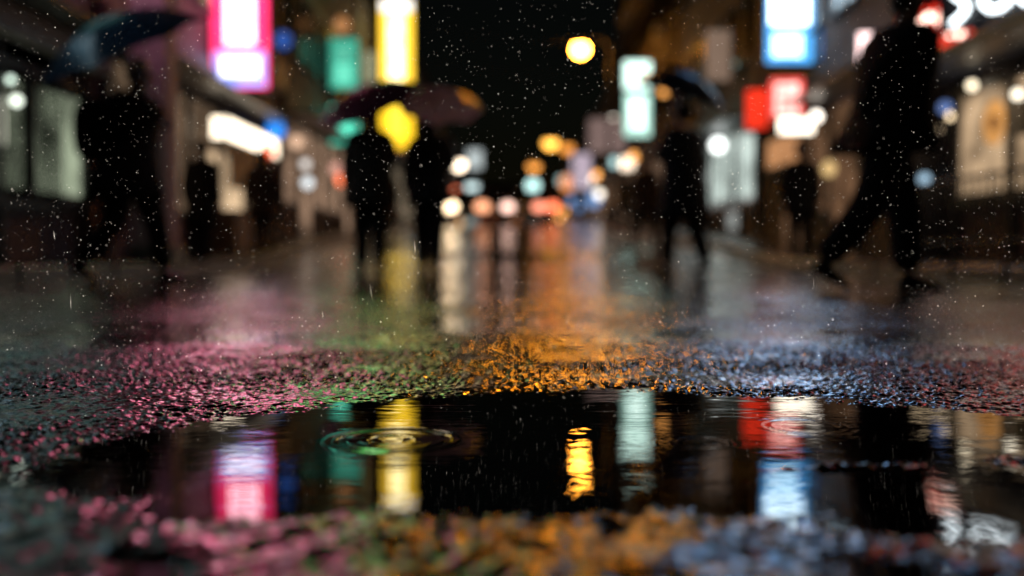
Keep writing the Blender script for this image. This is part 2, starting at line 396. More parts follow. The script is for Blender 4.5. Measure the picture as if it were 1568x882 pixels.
# ---------------------------------------------------------------- signs
def glyphs(x0,x1,z0,z1,y,n,rnd):
    out=[];h=(z1-z0)/n
    for i in range(n):
        a=z0+i*h+h*0.12;b_=z0+(i+1)*h-h*0.12;w=x1-x0;t=min(w,h)*0.09
        yy=y
        for k in range(3):
            zz=a+(b_-a)*(0.1+0.36*k+0.08*rnd.random()); out.append((x0+w*0.12*rnd.random(),x1-w*0.12*rnd.random(),yy-0.004,yy,zz,zz+t))
        xx=x0+w*(0.25+0.5*rnd.random()); out.append((xx,xx+t,yy-0.009,yy-0.005,a,b_))
        xx=x0+w*(0.15+0.1*rnd.random()); out.append((xx,xx+t,yy-0.009,yy-0.005,a,a+(b_-a)*0.5))
    return out
def sign(name,x0,x1,z0,z1,y,panels,rotz=0,to_x=None,glyph=None,depth=0.16,back=None):
    cxm=(x0+x1)/2; root=empty(name,(cxm,y,0),rotz)
    a=x0-cxm;b_=x1-cxm;f=0.03
    boxes('housing',[(a-f,b_+f,0.004,depth,z0-f,z1+f)],M_metal,root,0.008)
    boxes('rim',[(a-f,a-0.002,-0.02,0.003,z0-f,z1+f),(b_+0.002,b_+f,-0.02,0.003,z0-f,z1+f),(a,b_,-0.02,0.003,z1+0.002,z1+f),(a,b_,-0.02,0.003,z0-f,z0-0.002)],M_metal,root)
    w=b_-a;h=z1-z0
    for i,(u0,u1,v0,v1,c,st) in enumerate(panels):
        lay=-0.001-0.003*i
        boxes('face_%d'%(i+1),[(a+w*u0,a+w*u1,lay-0.002,lay,z0+h*v0,z0+h*v1)],emis(c,st),root)
    if back: boxes('back_face',[(a+0.01,b_-0.01,depth+0.002,depth+0.006,z0+0.01,z1-0.01)],emis(back[0],back[1]),root)
    if glyph:
        u0,u1,v0,v1,n,c,st=glyph
        boxes('characters',glyphs(a+w*u0,a+w*u1,z0+h*v0,z0+h*v1,-0.018,n,random.Random(n*7+int(x0*10))),emis(c,st),root)
    if to_x is not None:
        tx=to_x-cxm; e=a if tx<0 else b_
        for zz in(z0+h*0.15,z0+h*0.85):
            tubes('bracket',[([(e,depth*0.5,zz),(tx,depth*0.5,zz)],0.02)],M_metal,root,6)
    return root
sign('added_neon_sign',-4.79,-3.88,2.84,4.48,16,[(0,1,0,1,(1,0.035,0.15),2.2),(0.05,0.95,0.02,0.36,(0.28,0.36,1.0),1.8),(0.16,0.84,0.12,0.31,(0.80,0.78,1.0),3.6),(0.24,0.76,0.42,0.95,(1,0.48,0.58),6)],to_x=LX,glyph=(0.28,0.72,0.42,0.95,3,(1,0.12,0.22),1.4))
sign('added_shop_sign',-4.72,-3.98,3.02,4.05,26,[(0,1,0,1,(0.08,0.62,0.42),1.2),(0.15,0.7,0.1,0.9,(0.12,0.8,0.55),2.0)],to_x=LX)
sign('added_shop_sign',-4.72,-3.98,4.45,5.75,26,[(0,1,0,1,(0.07,0.50,0.34),0.9),(0.2,0.8,0.1,0.5,(0.14,0.75,0.52),1.3)],to_x=LX,glyph=(0.25,0.75,0.1,0.9,2,(0.2,0.7,0.5),1.0))
sign('added_shop_sign',-4.46,-3.36,3.76,8.75,34,[(0,1,0,0.38,(1,0.60,0.02),1.9),(0,1,0.385,1,(1,0.60,0.04),2.3),(0.27,0.70,0.42,0.9,(1,0.82,0.38),6),(0.02,0.98,0.92,0.995,(0.9,0.88,0.85),2.4),(0.3,0.7,0.08,0.3,(1,0.66,0.04),2.6)],to_x=LX,glyph=(0.3,0.7,0.42,0.9,4,(1,0.7,0.2),1.8))
sign('added_shop_sign',-4.5,-4.05,5.3,6.2,30,[(0,1,0,1,(0.6,0.6,0.36),0.45)],to_x=LX)
sign('added_neon_sign',-4.75,-3.8,5.4,8.2,17.2,[(0,1,0,1,(1,0.05,0.19),6),(0.2,0.8,0.1,0.9,(1,0.22,0.4),7)],to_x=LX,glyph=(0.3,0.7,0.15,0.85,3,(1,0.7,0.75),8))  # unseen sign added over the view to smear pink on near road
sign('added_shop_sign',-4.75,-3.5,7.5,10.2,27,[(0,1,0,1,(0.10,0.44,0.10),6)],to_x=LX,glyph=(0.2,0.8,0.1,0.9,3,(0.5,0.9,0.4),6))  # added above the view so green reaches the near road
sign('added_neon_sign',4.4,5.36,5.8,8.2,18.3,[(0,1,0,1,(0.10,0.34,0.9),5),(0.2,0.8,0.1,0.9,(0.34,0.62,1),6)],to_x=RX)  # extra unseen sign, added to spread blue over the foreground asphalt
sign('added_neon_sign',-4.78,-4.1,3.0,4.3,9.3,[(0,1,0,1,(0.06,0.42,0.40),0.8)],to_x=LX,glyph=(0.2,0.8,0.1,0.9,3,(0.6,1,0.9),1.2),back=((1,0.32,0.55),1.7))  # added out of view; pink back lights the pillar, teal front tints ground
root=empty('added_light_board')  # board added out of view to throw teal light on the left umbrella
boxes('board',[(LX+0.005,LX+0.14,5.2,8.2,3.0,3.7)],M_metal,root,0.01)
boxes('lit_face',[(LX+0.142,LX+0.15,5.25,8.15,3.05,3.65)],emis((0.10,0.42,0.62),1.8),root)
boxes('letters',[(LX+0.151,LX+0.16,5.5+0.55*i,5.8+0.55*i,3.15+0.08*(i%2),3.55) for i in range(5)],emis((0.9,1,1),2.5),root)
root=empty('added_light_board')  # second added board, a pink light source for umbrellas and pillar
boxes('board',[(LX+0.005,LX+0.14,9.6,11.2,3.25,3.8)],M_metal,root,0.01)
boxes('lit_face',[(LX+0.142,LX+0.15,9.65,11.15,3.3,3.75)],emis((1,0.42,0.62),2.4),root)
boxes('letters',[(LX+0.151,LX+0.16,9.75+0.34*i,9.95+0.34*i,3.38+0.05*(i%2),3.68) for i in range(4)],emis((1,0.9,0.95),3),root)
root=empty('light_box_sign')
boxes('housing',[(LX+0.17,LX+0.42,15.5,18.9,1.98,2.34)],M_metal,root)
boxes('lit_face',[(LX+0.421,LX+0.43,15.53,18.87,2.0,2.32)],emis((1,0.84,0.62),3.6),root)
boxes('end_face',[(LX+0.2,LX+0.40,15.488,15.498,2.0,2.32)],emis((1,0.84,0.62),3.5),root)
root=empty('shop_stall')
boxes('back_panel',[(LX+0.01,LX+0.04,15.7,18.6,0.75,1.85)],emis((1,0.70,0.42),0.7,0.6,1.2),root)
boxes('counter',[(LX+0.05,LX+0.5,15.7,18.4,0.1,0.9)],mat('wood',(0.2,0.12,0.07),0.5),root,0.01)
boxes('fabric_curtain',[(LX+0.44,LX+0.46,15.6+0.55*i,15.6+0.55*i+0.5,1.25,1.93) for i in range(5)],mat('curtain_fabric',(0.5,0.42,0.33),0.8),root)
sign('added_shop_sign',3.58,4.42,5.42,6.3,32,[(0,1,0,1,(0.70,1,0.88),2.4)],to_x=RX)
sign('added_shop_sign',3.60,4.42,3.92,5.3,32,[(0,1,0,1,(0.50,0.85,0.72),1.4),(0.2,0.8,0.18,0.86,(0.75,1,0.9),2.8)],to_x=RX,glyph=(0.25,0.75,0.15,0.85,2,(0.6,0.7,0.65),1.2))
sign('added_shop_sign',4.35,4.9,4.07,5.2,22.5,[(0,1,0,1,(0.75,0.5,0.36),0.30)],to_x=RX)
sign('added_neon_sign',4.56,5.38,3.62,5.08,18,[(0,1,0,1,(0.08,0.40,0.9),1.8),(0.08,0.92,0.47,1,(0.66,0.86,1.0),6),(0.14,0.78,0.08,0.36,(0.48,0.78,1),4)],glyph=(0.25,0.75,0.5,0.95,2,(0.5,0.75,1),2.5))
sign('added_shop_sign',5.36,5.68,3.6,4.35,17.5,[(0,1,0,1,(0.06,0.22,0.65),0.8)])
sign('added_shop_sign',5.34,5.68,4.45,5.1,17.5,[(0,1,0,1,(0.25,0.4,0.42),0.4)])
sign('added_shop_sign',4.0,4.36,2.34,3.0,17.1,[(0,1,0,1,(0.95,0.04,0.015),1.2)],rotz=-0.12)
sign('added_shop_sign',4.39,4.93,2.5,3.17,17.0,[(0,1,0,1,(1,0.10,0.08),1.5),(0.16,0.86,0.10,0.88,(1,0.50,0.45),2.6)],rotz=-0.12,to_x=RX,glyph=(0.2,0.8,0.1,0.9,1,(1,0.15,0.1),1.2))
sign('light_box_sign',4.45,5.03,2.21,2.46,16.7,[(0,1,0,1,(1,0.9,0.72),3.5)],to_x=RX)
sign('added_shop_sign',5.17,5.42,3.04,3.5,15,[(0,1,0,1,(1,0.7,0.68),3.5)],)
p0=Vector((5.01,13.0,0));p1=Vector((5.67,12.35,0)); L=(p1-p0).length; ang=math.atan2(p1.y-p0.y,p1.x-p0.x)
mid=(p0+p1)/2
r=sign('added_neon_sign',mid.x-L/2,mid.x+L/2,2.80,3.34,mid.y,[(0,1,0,1,(0.9,0.03,0.015),1.6),(0.05,0.95,0.1,0.9,(0.9,0.07,0.04),1.0)],rotz=ang)
def letters(name,parent,x0,x1,zc,h,y,n,rad,m,seed):
    rr=random.Random(seed);lst=[];w=(x1-x0)/n
    for i in range(n):
        a=x0+i*w+w*0.1;c=w*0.8;pts=[]
        k=rr.randint(0,3)
        for t in np.linspace(0,1,10):
            if k==0: th=0.7+t*5.0; pts.append((a+c/2+c/2*math.cos(th),y,zc+h/2*math.sin(th)))
            elif k==1: pts.append((a+c*t,y,zc+h/2*math.sin(t*9)))
            elif k==2: th=-2+t*6.2; pts.append((a+c/2+c/2*math.cos(th),y,zc+h/3*math.sin(th)))
            else: pts.append((a+c*(0.2+0.5*abs(math.sin(t*4))),y,zc-h/2+h*t))
        lst.append((pts,rad))
    return tubes(name,lst,m,parent,8)
letters('neon_letters',r,-L*0.42,L*0.42,3.07,0.33,-0.05,6,0.026,emis((1,0.62,0.5),6),5)
root=empty('added_neon_sign',(5.6,11.3,0),math.radians(-52))
letters('neon_letters',root,-0.75,1.3,3.12,0.42,-0.05,5,0.032,emis((0.85,0.95,1),5),9)
boxes('mounting_board',[(-0.85,1.4,0.0,0.05,2.82,3.42)],M_plastic,root)
sign('added_neon_sign',4.95,5.75,3.7,4.8,9.6,[(0,1,0,1,(1,0.05,0.08),3.5)],to_x=5.8,glyph=(0.2,0.8,0.1,0.9,2,(1,0.6,0.5),4))  # added out of view to lay red reflections on the right side

def lamp(name,x,y,z,r,c,st,to_x):
    root=empty(name,(x,y,z))
    ellipsoid('globe',(0,0,0),(r,r,r),emis(c,st),root,16,10)
    cyl('cap',(0,0,r*0.9),(0,0,r*1.25),r*0.5,r*0.4,M_metal,root)
    tubes('arm',[([(0,0,r*1.2),(0,0,r*1.6),((to_x-x)*0.5,0,r*1.9),(to_x-x,0,r*1.7)],0.012)],M_metal,root,6)
def lantern(name,x,y,z,r,c,st,to_x):
    root=empty(name,(x,y,z))
    ellipsoid('paper_shade',(0,0,0),(r,r,r*1.25),emis(c,st),root,20,14,fn=lambda v:(v.x*(1+0.04*math.cos(v.z*25)),v.y*(1+0.04*math.cos(v.z*25)),v.z))
    cyl('top_ring',(0,0,r*1.15),(0,0,r*1.35),r*0.5,r*0.5,M_plastic,root); cyl('bottom_ring',(0,0,-r*1.35),(0,0,-r*1.15),r*0.5,r*0.5,M_plastic,root)
    tubes('hook',[([(0,0,r*1.3),(0,0,r*1.8),(to_x-x,0,r*1.8)],0.01)],M_metal,root,6)
lamp('wall_lamp',-4.7,9.4,1.85,0.035,(0.8,1,0.85),2,LX)
lamp('wall_lamp',-4.7,9.5,1.67,0.05,(0.9,1,0.85),2.5,LX)
root=empty('round_sign',(-4.4,18.6,2.5)); cyl('face',(0,0,0),(0,0.03,0),0.17,0.17,emis((0.03,0.25,0.85),1.6),root,28); cyl('rim',(0,0.032,0),(0,0.08,0),0.19,0.19,M_metal,root,28); tubes('arm',[([(0,0.05,0),(LX+4.4,0.05,0)],0.015)],M_metal,root,6)
lantern('paper_lantern',-4.38,18.0,2.05,0.10,(1,0.12,0.04),2.2,LX)
lamp('wall_lamp',-4.4,20.4,2.47,0.13,(0.8,0.5,0.33),1.2,LX)
lamp('wall_lamp',-4.4,21.3,2.1,0.10,(0.9,0.85,0.8),1.2,LX)
lamp('wall_lamp',-4.4,21.5,1.72,0.12,(0.85,0.92,0.95),1.4,LX)
lamp('wall_lamp',-4.4,19.3,4.3,0.17,(0.05,0.15,0.6),0.6,LX)
lamp('wall_lamp',-4.4,26.0,6.1,0.22,(0.9,0.4,0.15),0.5,LX)
lamp('wall_lamp',-4.4,25.0,2.3,0.16,(0.9,0.45,0.35),0.9,LX)
lamp('wall_lamp',-3.95,39,3.35,0.30,(0.35,0.6,0.8),0.9,LX)
lamp('wall_lamp',4.6,40,3.75,0.30,(1,0.8,0.6),2.4,RX)
lantern('paper_lantern',4.5,55,3.1,0.38,(0.25,0.45,0.85),0.9,RX+0.4)
lantern('paper_lantern',3.9,70,5.0,0.5,(1,0.35,0.12),1.2,RX+0.4)
lamp('wall_lamp',5.15,25,2.9,0.18,(0.95,1,0.97),3.5,RX)
lamp('wall_lamp',5.1,16.8,2.5,0.09,(1,0.9,0.78),4.5,RX)
lantern('paper_lantern',5.2,16.4,1.6,0.11,(0.9,0.6,0.25),0.9,RX)
lantern('paper_lantern',5.15,20.5,3.1,0.17,(0.9,0.35,0.2),0.6,RX)
lamp('wall_lamp',5.6,12.2,2.26,0.055,(1,0.85,0.6),3,5.8)
lamp('wall_lamp',5.6,11.1,1.98,0.055,(1,0.9,0.7),3,5.8)
lamp('wall_lamp',5.45,13.2,1.2,0.07,(0.5,0.75,0.95),1,5.8)
lamp('wall_lamp',5.45,12.6,2.05,0.08,(0.25,0.4,0.9),0.6,5.8)
rl=random.Random(42)
for side in(-1,1):
    y=23.0
    while y<105:
        xf=(LX if side<0 else RX)-side*rl.uniform(0.25,1.3)
        zz=gz(y)+rl.choice([1.3,2.2,2.5,3.0,3.8,4.6])+rl.uniform(-0.2,0.2)
        c,st=rl.choice([((1,0.42,0.10),3.2),((1,0.42,0.10),2.0),((1,0.60,0.25),3.5),((1,0.2,0.08),2.2),((0.95,0.85,0.7),3.5),((0.5,0.8,0.8),1.6),((1,0.35,0.25),1.5),((0.2,0.4,0.8),1.2)])
        rr_=0.05+y*0.0030
        (lantern if rl.random()<0.5 else lamp)('street_lantern',xf,y,zz,rr_,c,st,(LX if side<0 else RX)+side*0.1)
        y+=rl.uniform(2.0,5.5)*(1+y/110)
root=empty('string_lights')
tubes('cable',[([(5.0,13.0,2.0),(5.2,12.8,1.95),(5.5,12.5,2.0)],0.006)],M_plastic,root,5)
for i in range(6):
    t=i/5; ellipsoid('bulb_%d'%(i+1),(5.02+0.45*t,13-0.5*t,1.93-0.04*math.sin(t*3.1)+ (0.0 if i%2 else -0.12)),(0.035,0.035,0.045),emis((1,0.75,0.45),3),root,10,8)
sign('added_shop_sign',3.6,4.7,3.98,6.1,60,[(0,1,0,1,(0.75,0.6,0.72),0.8)],to_x=RX+0.4)
sign('added_shop_sign',3.45,5.1,4.7,6.2,45,[(0,1,0,1,(0.6,0.4,0.36),0.35)],to_x=RX)
sign('added_shop_sign',-4.0,-2.7,7.7,9.4,90,[(0,1,0,1,(0.8,0.9,0.9),0.7)],to_x=LX)
root=empty('window_display')
boxes('lit_pane',[(RX-0.05,RX-0.03,21.9,23.9,1.5,3.0),(RX-0.05,RX-0.03,24.1,27.0,1.55,3.2)],emis((0.72,0.85,0.78),0.8,0.7,1.3),root)
boxes('frame',[(RX-0.1,RX-0.028,a,a+0.08,1.3,3.3) for a in(21.8,23.96,27.02)]+[(RX-0.1,RX-0.052,21.8,27.1,3.302,3.4),(RX-0.1,RX-0.052,21.8,27.1,1.2,1.298)],M_metal,root)
root=empty('poster_board')
boxes('lit_face',[(RX-0.09,RX-0.08,18.5,20.8,1.95,2.5)],emis((0.9,0.42,0.18),0.6,0.5),root); boxes('frame',[(RX-0.079,RX-0.005,18.4,20.9,1.9,2.55)],M_metal,root)

# ---------------------------------------------------------------- street lamps, signal
def street_lamp(x,y,z,px,c,st,r=0.24):
    b0=gz(y)+0.12
    root=empty('street_lamp',(px,y,0))
    tubes('pole',[([(0,0,b0),(0,0,b0+1.2),(0,0,z-0.5)],[0.09,0.07,0.05]),([(0,0,z-0.5),(0,0,z+0.1),((x-px)*0.4,0,z+0.45),((x-px)*1.0,0,z+0.42)],[0.05,0.045,0.035,0.03])],M_metal,root,10)
    cyl('base_plate',(0,0,b0-0.05),(0,0,b0+0.25),0.16,0.13,M_metal,root)
    ellipsoid('lamp_head',(x-px,0,z+0.24),(r*1.15,r*1.15,r*0.5),M_metal,root)
    ellipsoid('lamp_glass',(x-px,0,z),(r,r,r*0.95),emis(c,st,0.05),root,20,12)
street_lamp(2.73,40,8.3,3.9,(1,0.37,0.035),90,0.30)
street_lamp(-3.2,60,5.5,-3.85,(1,0.80,0.58),6,0.42)
street_lamp(-3.2,80,5.5,-3.85,(0.75,0.95,0.95),1.8,0.5)
street_lamp(2.7,70,7.86,3.9,(1,0.46,0.07),4.5,0.5)
street_lamp(3.3,60,6.45,3.9,(1,0.36,0.06),1.6,0.4)
street_lamp(2.2,100,8.8,3.9,(1,0.38,0.07),2.4,0.6)
root=empty('added_hanging_light',(1.3,20,7.4))  # unseen lamp added above the view to throw orange on near road
ellipsoid('glass',(0,0,0),(0.34,0.34,0.28),emis((1,0.34,0.015),95,0.05),root,20,12)
ellipsoid('shade',(0,0,0.2),(0.4,0.4,0.12),M_metal,root)
tubes('span_wire',[([(LX-1.3,0,1.3),(-3,0,0.75),(0,0,0.4),(2.2,0,0.75),(RX-1.3,0,1.2)],0.012)],M_plastic,root,5)
root=empty('traffic_light',(3.9,76,0))
tubes('pole',[([(0,0,gz(76)),(0,0,6.0)],0.09),([(0,0,5.7),(-2.4,0,5.7)],0.05)],M_metal,root)
boxes('signal_box',[(-2.7,-0.9,0.05,0.35,4.9,5.6)],M_metal,root,0.05)
for i,(c,st) in enumerate((((0.6,0.95,0.9),2.2),((0.05,0.03,0.01),0.1),((0.05,0.01,0.01),0.1))):
    cyl('lens_%d'%(i+1),(-2.3+0.5*i,0.03,5.25),(-2.3+0.5*i,0.05,5.25),0.5 if i==0 else 0.2,0.5 if i==0 else 0.2,emis(c,st),root,24)
root=empty('overhead_cables')
lst=[]
for k in range(4):
    y0_=20+9*k; pts=[(LX,y0_,8.6+0.3*k)]+[(LX+(RX-LX)*t,y0_+3*t,8.6+0.3*k-1.2*math.sin(math.pi*t)*0.6) for t in(0.25,0.5,0.75)]+[(RX,y0_+3,8.7+0.3*k)]
    lst.append((pts,0.015))
tubes('cables',lst,M_plastic,root,5)

# ---------------------------------------------------------------- cars
def car(x,y,heading,col,lamps,lr=0.2):
    zb=gz(y); root=empty('car',(x,y,zb),heading)
    pm=mat('car_paint',col,0.25,0.3,0.05)
    secs=[(-2.1,0.35,0.68,0.78),(-2.0,0.28,0.80,0.86),(-1.2,0.25,0.93,0.89),(0,0.25,0.96,0.9),(1.4,0.25,0.95,0.89),(2.0,0.3,0.88,0.86),(2.12,0.4,0.75,0.78)]
    V=[];F=[]
    for(yy,z0,z1,w)in secs: V+=[(-w,yy,z0),(-w*1.01,yy,(z0+z1)/2),(-w*0.94,yy,z1),(w*0.94,yy,z1),(w*1.01,yy,(z0+z1)/2),(w,yy,z0)]
    n=6
    for i in range(len(secs)-1):
        for k in range(n): a=i*n+k;b_=i*n+(k+1)%n; F.append((a,b_,b_+n,a+n))
    F.append(tuple(range(n)));F.append(tuple(range((len(secs)-1)*n,len(secs)*n))[::-1])
    me=bpy.data.meshes.new('body');me.from_pydata(V,[],F);link_mesh('body',me,pm,root,False)
    cab=[(-1.1,0.93,0.93,0.8),(-0.45,0.935,1.42,0.66),(0.9,0.935,1.45,0.66),(1.7,0.93,0.95,0.78)]
    V=[];F=[]
    for(yy,z0,z1,w)in cab: V+=[(-0.82,yy,z0),(-w,yy,z1),(w,yy,z1),(0.82,yy,z0)]
    for i in range(3):
        for k in range(4): a=i*4+k;b_=i*4+(k+1)%4; F.append((a,b_,b_+4,a+4))
    me=bpy.data.meshes.new('cabin_glass');me.from_pydata(V,[],F);link_mesh('cabin_glass',me,M_glassdark,root)
    boxes('roof',[(-0.64,0.64,-0.42,0.92,1.455,1.49)],pm,root,0.02)
    for i,(a,b_) in enumerate(((-0.8,-1.3),(0.8,-1.3),(-0.8,1.35),(0.8,1.35))):
        cyl('wheel_%d'%(i+1),(a-0.1,b_,0.32),(a+0.1,b_,0.32),0.32,0.32,M_plastic,root,24); cyl('hub_%d'%(i+1),(a-0.112,b_,0.32),(a+0.112,b_,0.32),0.18,0.18,M_steel,root,16)
    for i,sx in enumerate((-0.68,0.68)):
        ellipsoid('lamp_%d'%(i+1),(sx,-2.07,0.66),(lr,0.1,lr*0.8),emis(lamps[i][0],lamps[i][1]),root)
    boxes('bumper',[(-0.8,0.8,-2.2,-2.1,0.32,0.48)],M_plastic,root,0.03)
    boxes('number_plate',[(-0.25,0.25,-2.215,-2.205,0.36,0.47)],mat('plate',(0.6,0.6,0.5),0.5),root)
TL=((1,0.20,0.09),3.2)
car(-1.95,44.5,0,(0.05,0.05,0.06),(((1,0.74,0.45),6),((1,0.42,0.22),2.4)),0.32)
car(-0.85,52,0,(0.3,0.3,0.32),(TL,((1,0.3,0.16),3.0)),0.34)
car(1.35,52,0,(0.2,0.03,0.03),(TL,TL),0.34)
car(-0.7,60,0,(0.4,0.4,0.4),(TL,((1,0.38,0.15),3)),0.38)
car(0.5,46,0,(0.5,0.5,0.5),(((1,0.62,0.5),3),((1,0.32,0.2),2.6)),0.28)

# ---------------------------------------------------------------- people
def skin_body(name,joints,edges,radii,root_i,parent,mats,split):
    me=bpy.data.meshes.new(name+'_src'); me.from_pydata(joints,edges,[])
    o=bpy.data.objects.new(name+'_src',me); COL.objects.link(o)
    sk=o.modifiers.new('skin','SKIN'); sk.use_smooth_shade=True
    sl=me.skin_vertices[0].data
    for i,r_ in enumerate(radii):
        sl[i].radius=r_ if isinstance(r_,tuple) else (r_,r_)
        sl[i].use_root=(i==root_i)
    ss=o.modifiers.new('sub','SUBSURF'); ss.levels=2; ss.render_levels=2
    dg=bpy.context.evaluated_depsgraph_get(); dg.update()
    nm=bpy.data.meshes.new_from_object(o.evaluated_get(dg)); nm.name=name
    bpy.data.objects.remove(o)
    nm.materials.clear()
    for mm in mats: nm.materials.append(mm)
    for p in nm.polygons:
        p.material_index=split(p.center); p.use_smooth=True
    ob=bpy.data.objects.new(name,nm); COL.objects.link(ob); ob.parent=parent
    return ob
def hand(name,parent,wrist,direction,palmn,curl,side,grip=False):
    d=Vector(direction).normalized(); nrm=Vector(palmn); nrm=(nrm-d*nrm.dot(d)).normalized(); sidev=d.cross(nrm)*side
    w=Vector(wrist)
    V=[];F=[]
    for k,off in enumerate((-0.028,-0.01,0.01,0.028)):
        tube_data([w+sidev*off*0.6,w+d*0.045+sidev*off,w+d*0.085+sidev*off],[0.017,0.018,0.014],8,V,F)
    lens=(0.060,0.075,0.080,0.072)
    for k,off in enumerate((-0.031,-0.0105,0.0105,0.031)):
        p=w+d*0.088+sidev*off; pts=[p]; a=0
        for j,fr in enumerate((0.45,0.32,0.23)):
            a+=curl*(0.7 if j==0 else 1.0)
            p=p+(d*math.cos(a)+nrm*math.sin(a))*lens[k]*fr; pts.append(p)
        tube_data(pts,[0.0095,0.009,0.0082,0.007],8,V,F)
    p=w+d*0.03+sidev*0.034; pts=[p]
    for j,l in enumerate((0.035,0.03,0.022)):
        dirv=(d*(0.75)+sidev*(0.6-0.5*curl*j*0.6)+nrm*(0.25+0.5*curl*j)).normalized(); p=p+dirv*l; pts.append(p)
    tube_data(pts,[0.013,0.0115,0.010,0.008],8,V,F)
    me=bpy.data.meshes.new(name); me.from_pydata(V,[],F); link_mesh(name,me,M_skin,parent,True)
def shoe(name,parent,ankle,heel,toe):
    h=Vector(heel);t=Vector(toe);L=(t-h).length;d=(t-h).normalized()
    up=(Vector((0,0,1))-d*d.z).normalized(); side=up.cross(d)
    secs=[(0.0,0.028,0.06),(0.12,0.038,0.10),(0.30,0.042,0.105),(0.5,0.044,0.075),(0.75,0.050,0.055),(0.92,0.040,0.042),(1.0,0.018,0.025)]
    V=[];F=[];n=12
    for(t_,w,hh)in secs:
        for k in range(n):
            a=2*math.pi*k/n; y_=math.cos(a)*w; z_=math.sin(a); z_=hh*(0.5+0.5*z_) if z_>-0.6 else 0.0
            V.append(tuple(h+d*(t_*L)+side*y_+up*z_))
    for i in range(len(secs)-1):
        for k in range(n): a=i*n+k;b_=i*n+(k+1)%n; F.append((a,b_,b_+n,a+n))
    F.append(tuple(range(n))[::-1]);F.append(tuple(range((len(secs)-1)*n,len(secs)*n)))
    me=bpy.data.meshes.new(name);me.from_pydata(V,[],F);link_mesh(name,me,M_shoe,parent,True)
def person(x,y,heading,pose,top,bot,scale=1.0,hem=0.80,skirt=False,bag=None,hairlong=False,coatw=1.0,leg=1.15,name='pedestrian',seed=0):
    root=empty(name,(x,y,gz(y)+(pose.get('z0',0.006))),heading); root.scale=(scale,)*3
    P=dict(pelvis=(0,0,0.95),spine=(0.0,0,1.12),chest=(0.01,0,1.32),upch=(0.015,0,1.42),neck=(0.02,0,1.50),head0=(0.03,0,1.575),head1=(0.035,0,1.65),head2=(0.02,0,1.73),
           sL=(0.01,0.185,1.435),sR=(0.01,-0.185,1.435),eL=(-0.02,0.24,1.15),eR=(-0.02,-0.24,1.15),wL=(0.05,0.25,0.90),wR=(0.05,-0.25,0.90),
           hL=(0,0.095,0.90),hR=(0,-0.095,0.90),kL=(0.02,0.10,0.50),kR=(0.02,-0.10,0.50),aL=(0,0.10,0.095),aR=(0,-0.10,0.095),
           heelL=(-0.06,0.10,0.0),toeL=(0.20,0.12,0.0),heelR=(-0.06,-0.10,0.0),toeR=(0.20,-0.12,0.0))
    P.update({k:v for k,v in pose.items() if k in P})
    order=['pelvis','spine','chest','upch','neck','head0','head1','head2','sL','eL','wL','sR','eR','wR','hL','kL','aL','hR','kR','aR']
    ix={k:i for i,k in enumerate(order)}
    E=[('pelvis','spine'),('spine','chest'),('chest','upch'),('upch','neck'),('neck','head0'),('head0','head1'),('head1','head2'),('upch','sL'),('sL','eL'),('eL','wL'),('upch','sR'),('sR','eR'),('eR','wR'),('pelvis','hL'),('hL','kL'),('kL','aL'),('pelvis','hR'),('hR','kR'),('kR','aR')]
    Rr=dict(pelvis=(0.13,0.11),spine=(0.135,0.10),chest=(0.15,0.11),upch=(0.11,0.09),neck=0.055,head0=0.066,head1=0.092,head2=0.078,sL=0.085,eL=0.066,wL=0.048,sR=0.085,eR=0.066,wR=0.048,hL=0.10*leg,kL=0.072*leg,aL=0.058*leg,hR=0.10*leg,kR=0.072*leg,aR=0.058*leg)
    def split(c):
        if c.z>P['neck'][2]+0.01 and Vector((c.x-P['head1'][0],c.y-P['head1'][1])).length<0.14: return 2
        return 0 if c.z>0.93 else 1
    skin_body('body',[P[k] for k in order],[(ix[a],ix[b_]) for a,b_ in E],[Rr[k] for k in order],0,root,[top,bot,M_skin],split)
    hx,hy,hz=P['head1']
    ellipsoid('hair',(hx-0.018,hy,hz+0.035),(0.11,0.097,0.118),M_hair,root,20,14,fn=lambda v:(v.x if v.x<0.45 else 0.45+(v.x-0.45)*0.3,v.y,v.z if v.z>-0.55 or v.x<0 else -0.55+0*(v.z)))
    if hairlong: ellipsoid('hair_back',(hx-0.06,hy,hz-0.1),(0.06,0.095,0.17),M_hair,root)
    tubes('nose',[([(hx+0.082,hy,hz+0.02),(hx+0.104,hy,hz-0.018)],[0.008,0.014])],M_skin,root,8)
    for i,sy in enumerate((-1,1)):
        ellipsoid('ear_%d'%(i+1),(hx-0.005,hy+sy*0.092,hz),(0.02,0.012,0.033),M_skin,root,10,8)
        ellipsoid('eye_%d'%(i+1),(hx+0.079,hy+sy*0.032,hz+0.018),(0.012,0.014,0.008),M_eye,root,10,8)
    ellipsoid('mouth',(hx+0.086,hy,hz-0.048),(0.010,0.026,0.008),mat('lips',(0.3,0.12,0.1),0.5),root,10,6)
    V=[];F=[];n=28
    pz,cz=Vector(P['pelvis']),Vector(P['upch'])
    secs=[(1.475,0.075,0.10),(1.455,0.11,0.175),(1.40,0.135,0.215),(1.25,0.15,0.215),(1.10,0.145,0.20),(0.98,0.155,0.205),(hem+ (0.98-hem)*0.5,0.185,0.225),(hem+0.01,0.21,0.245),(hem,0.20,0.235)]
    if skirt: secs[-3]=(hem+(0.98-hem)*0.5,0.21,0.24); secs[-2]=(hem+0.01,0.27,0.29); secs[-1]=(hem,0.26,0.28)
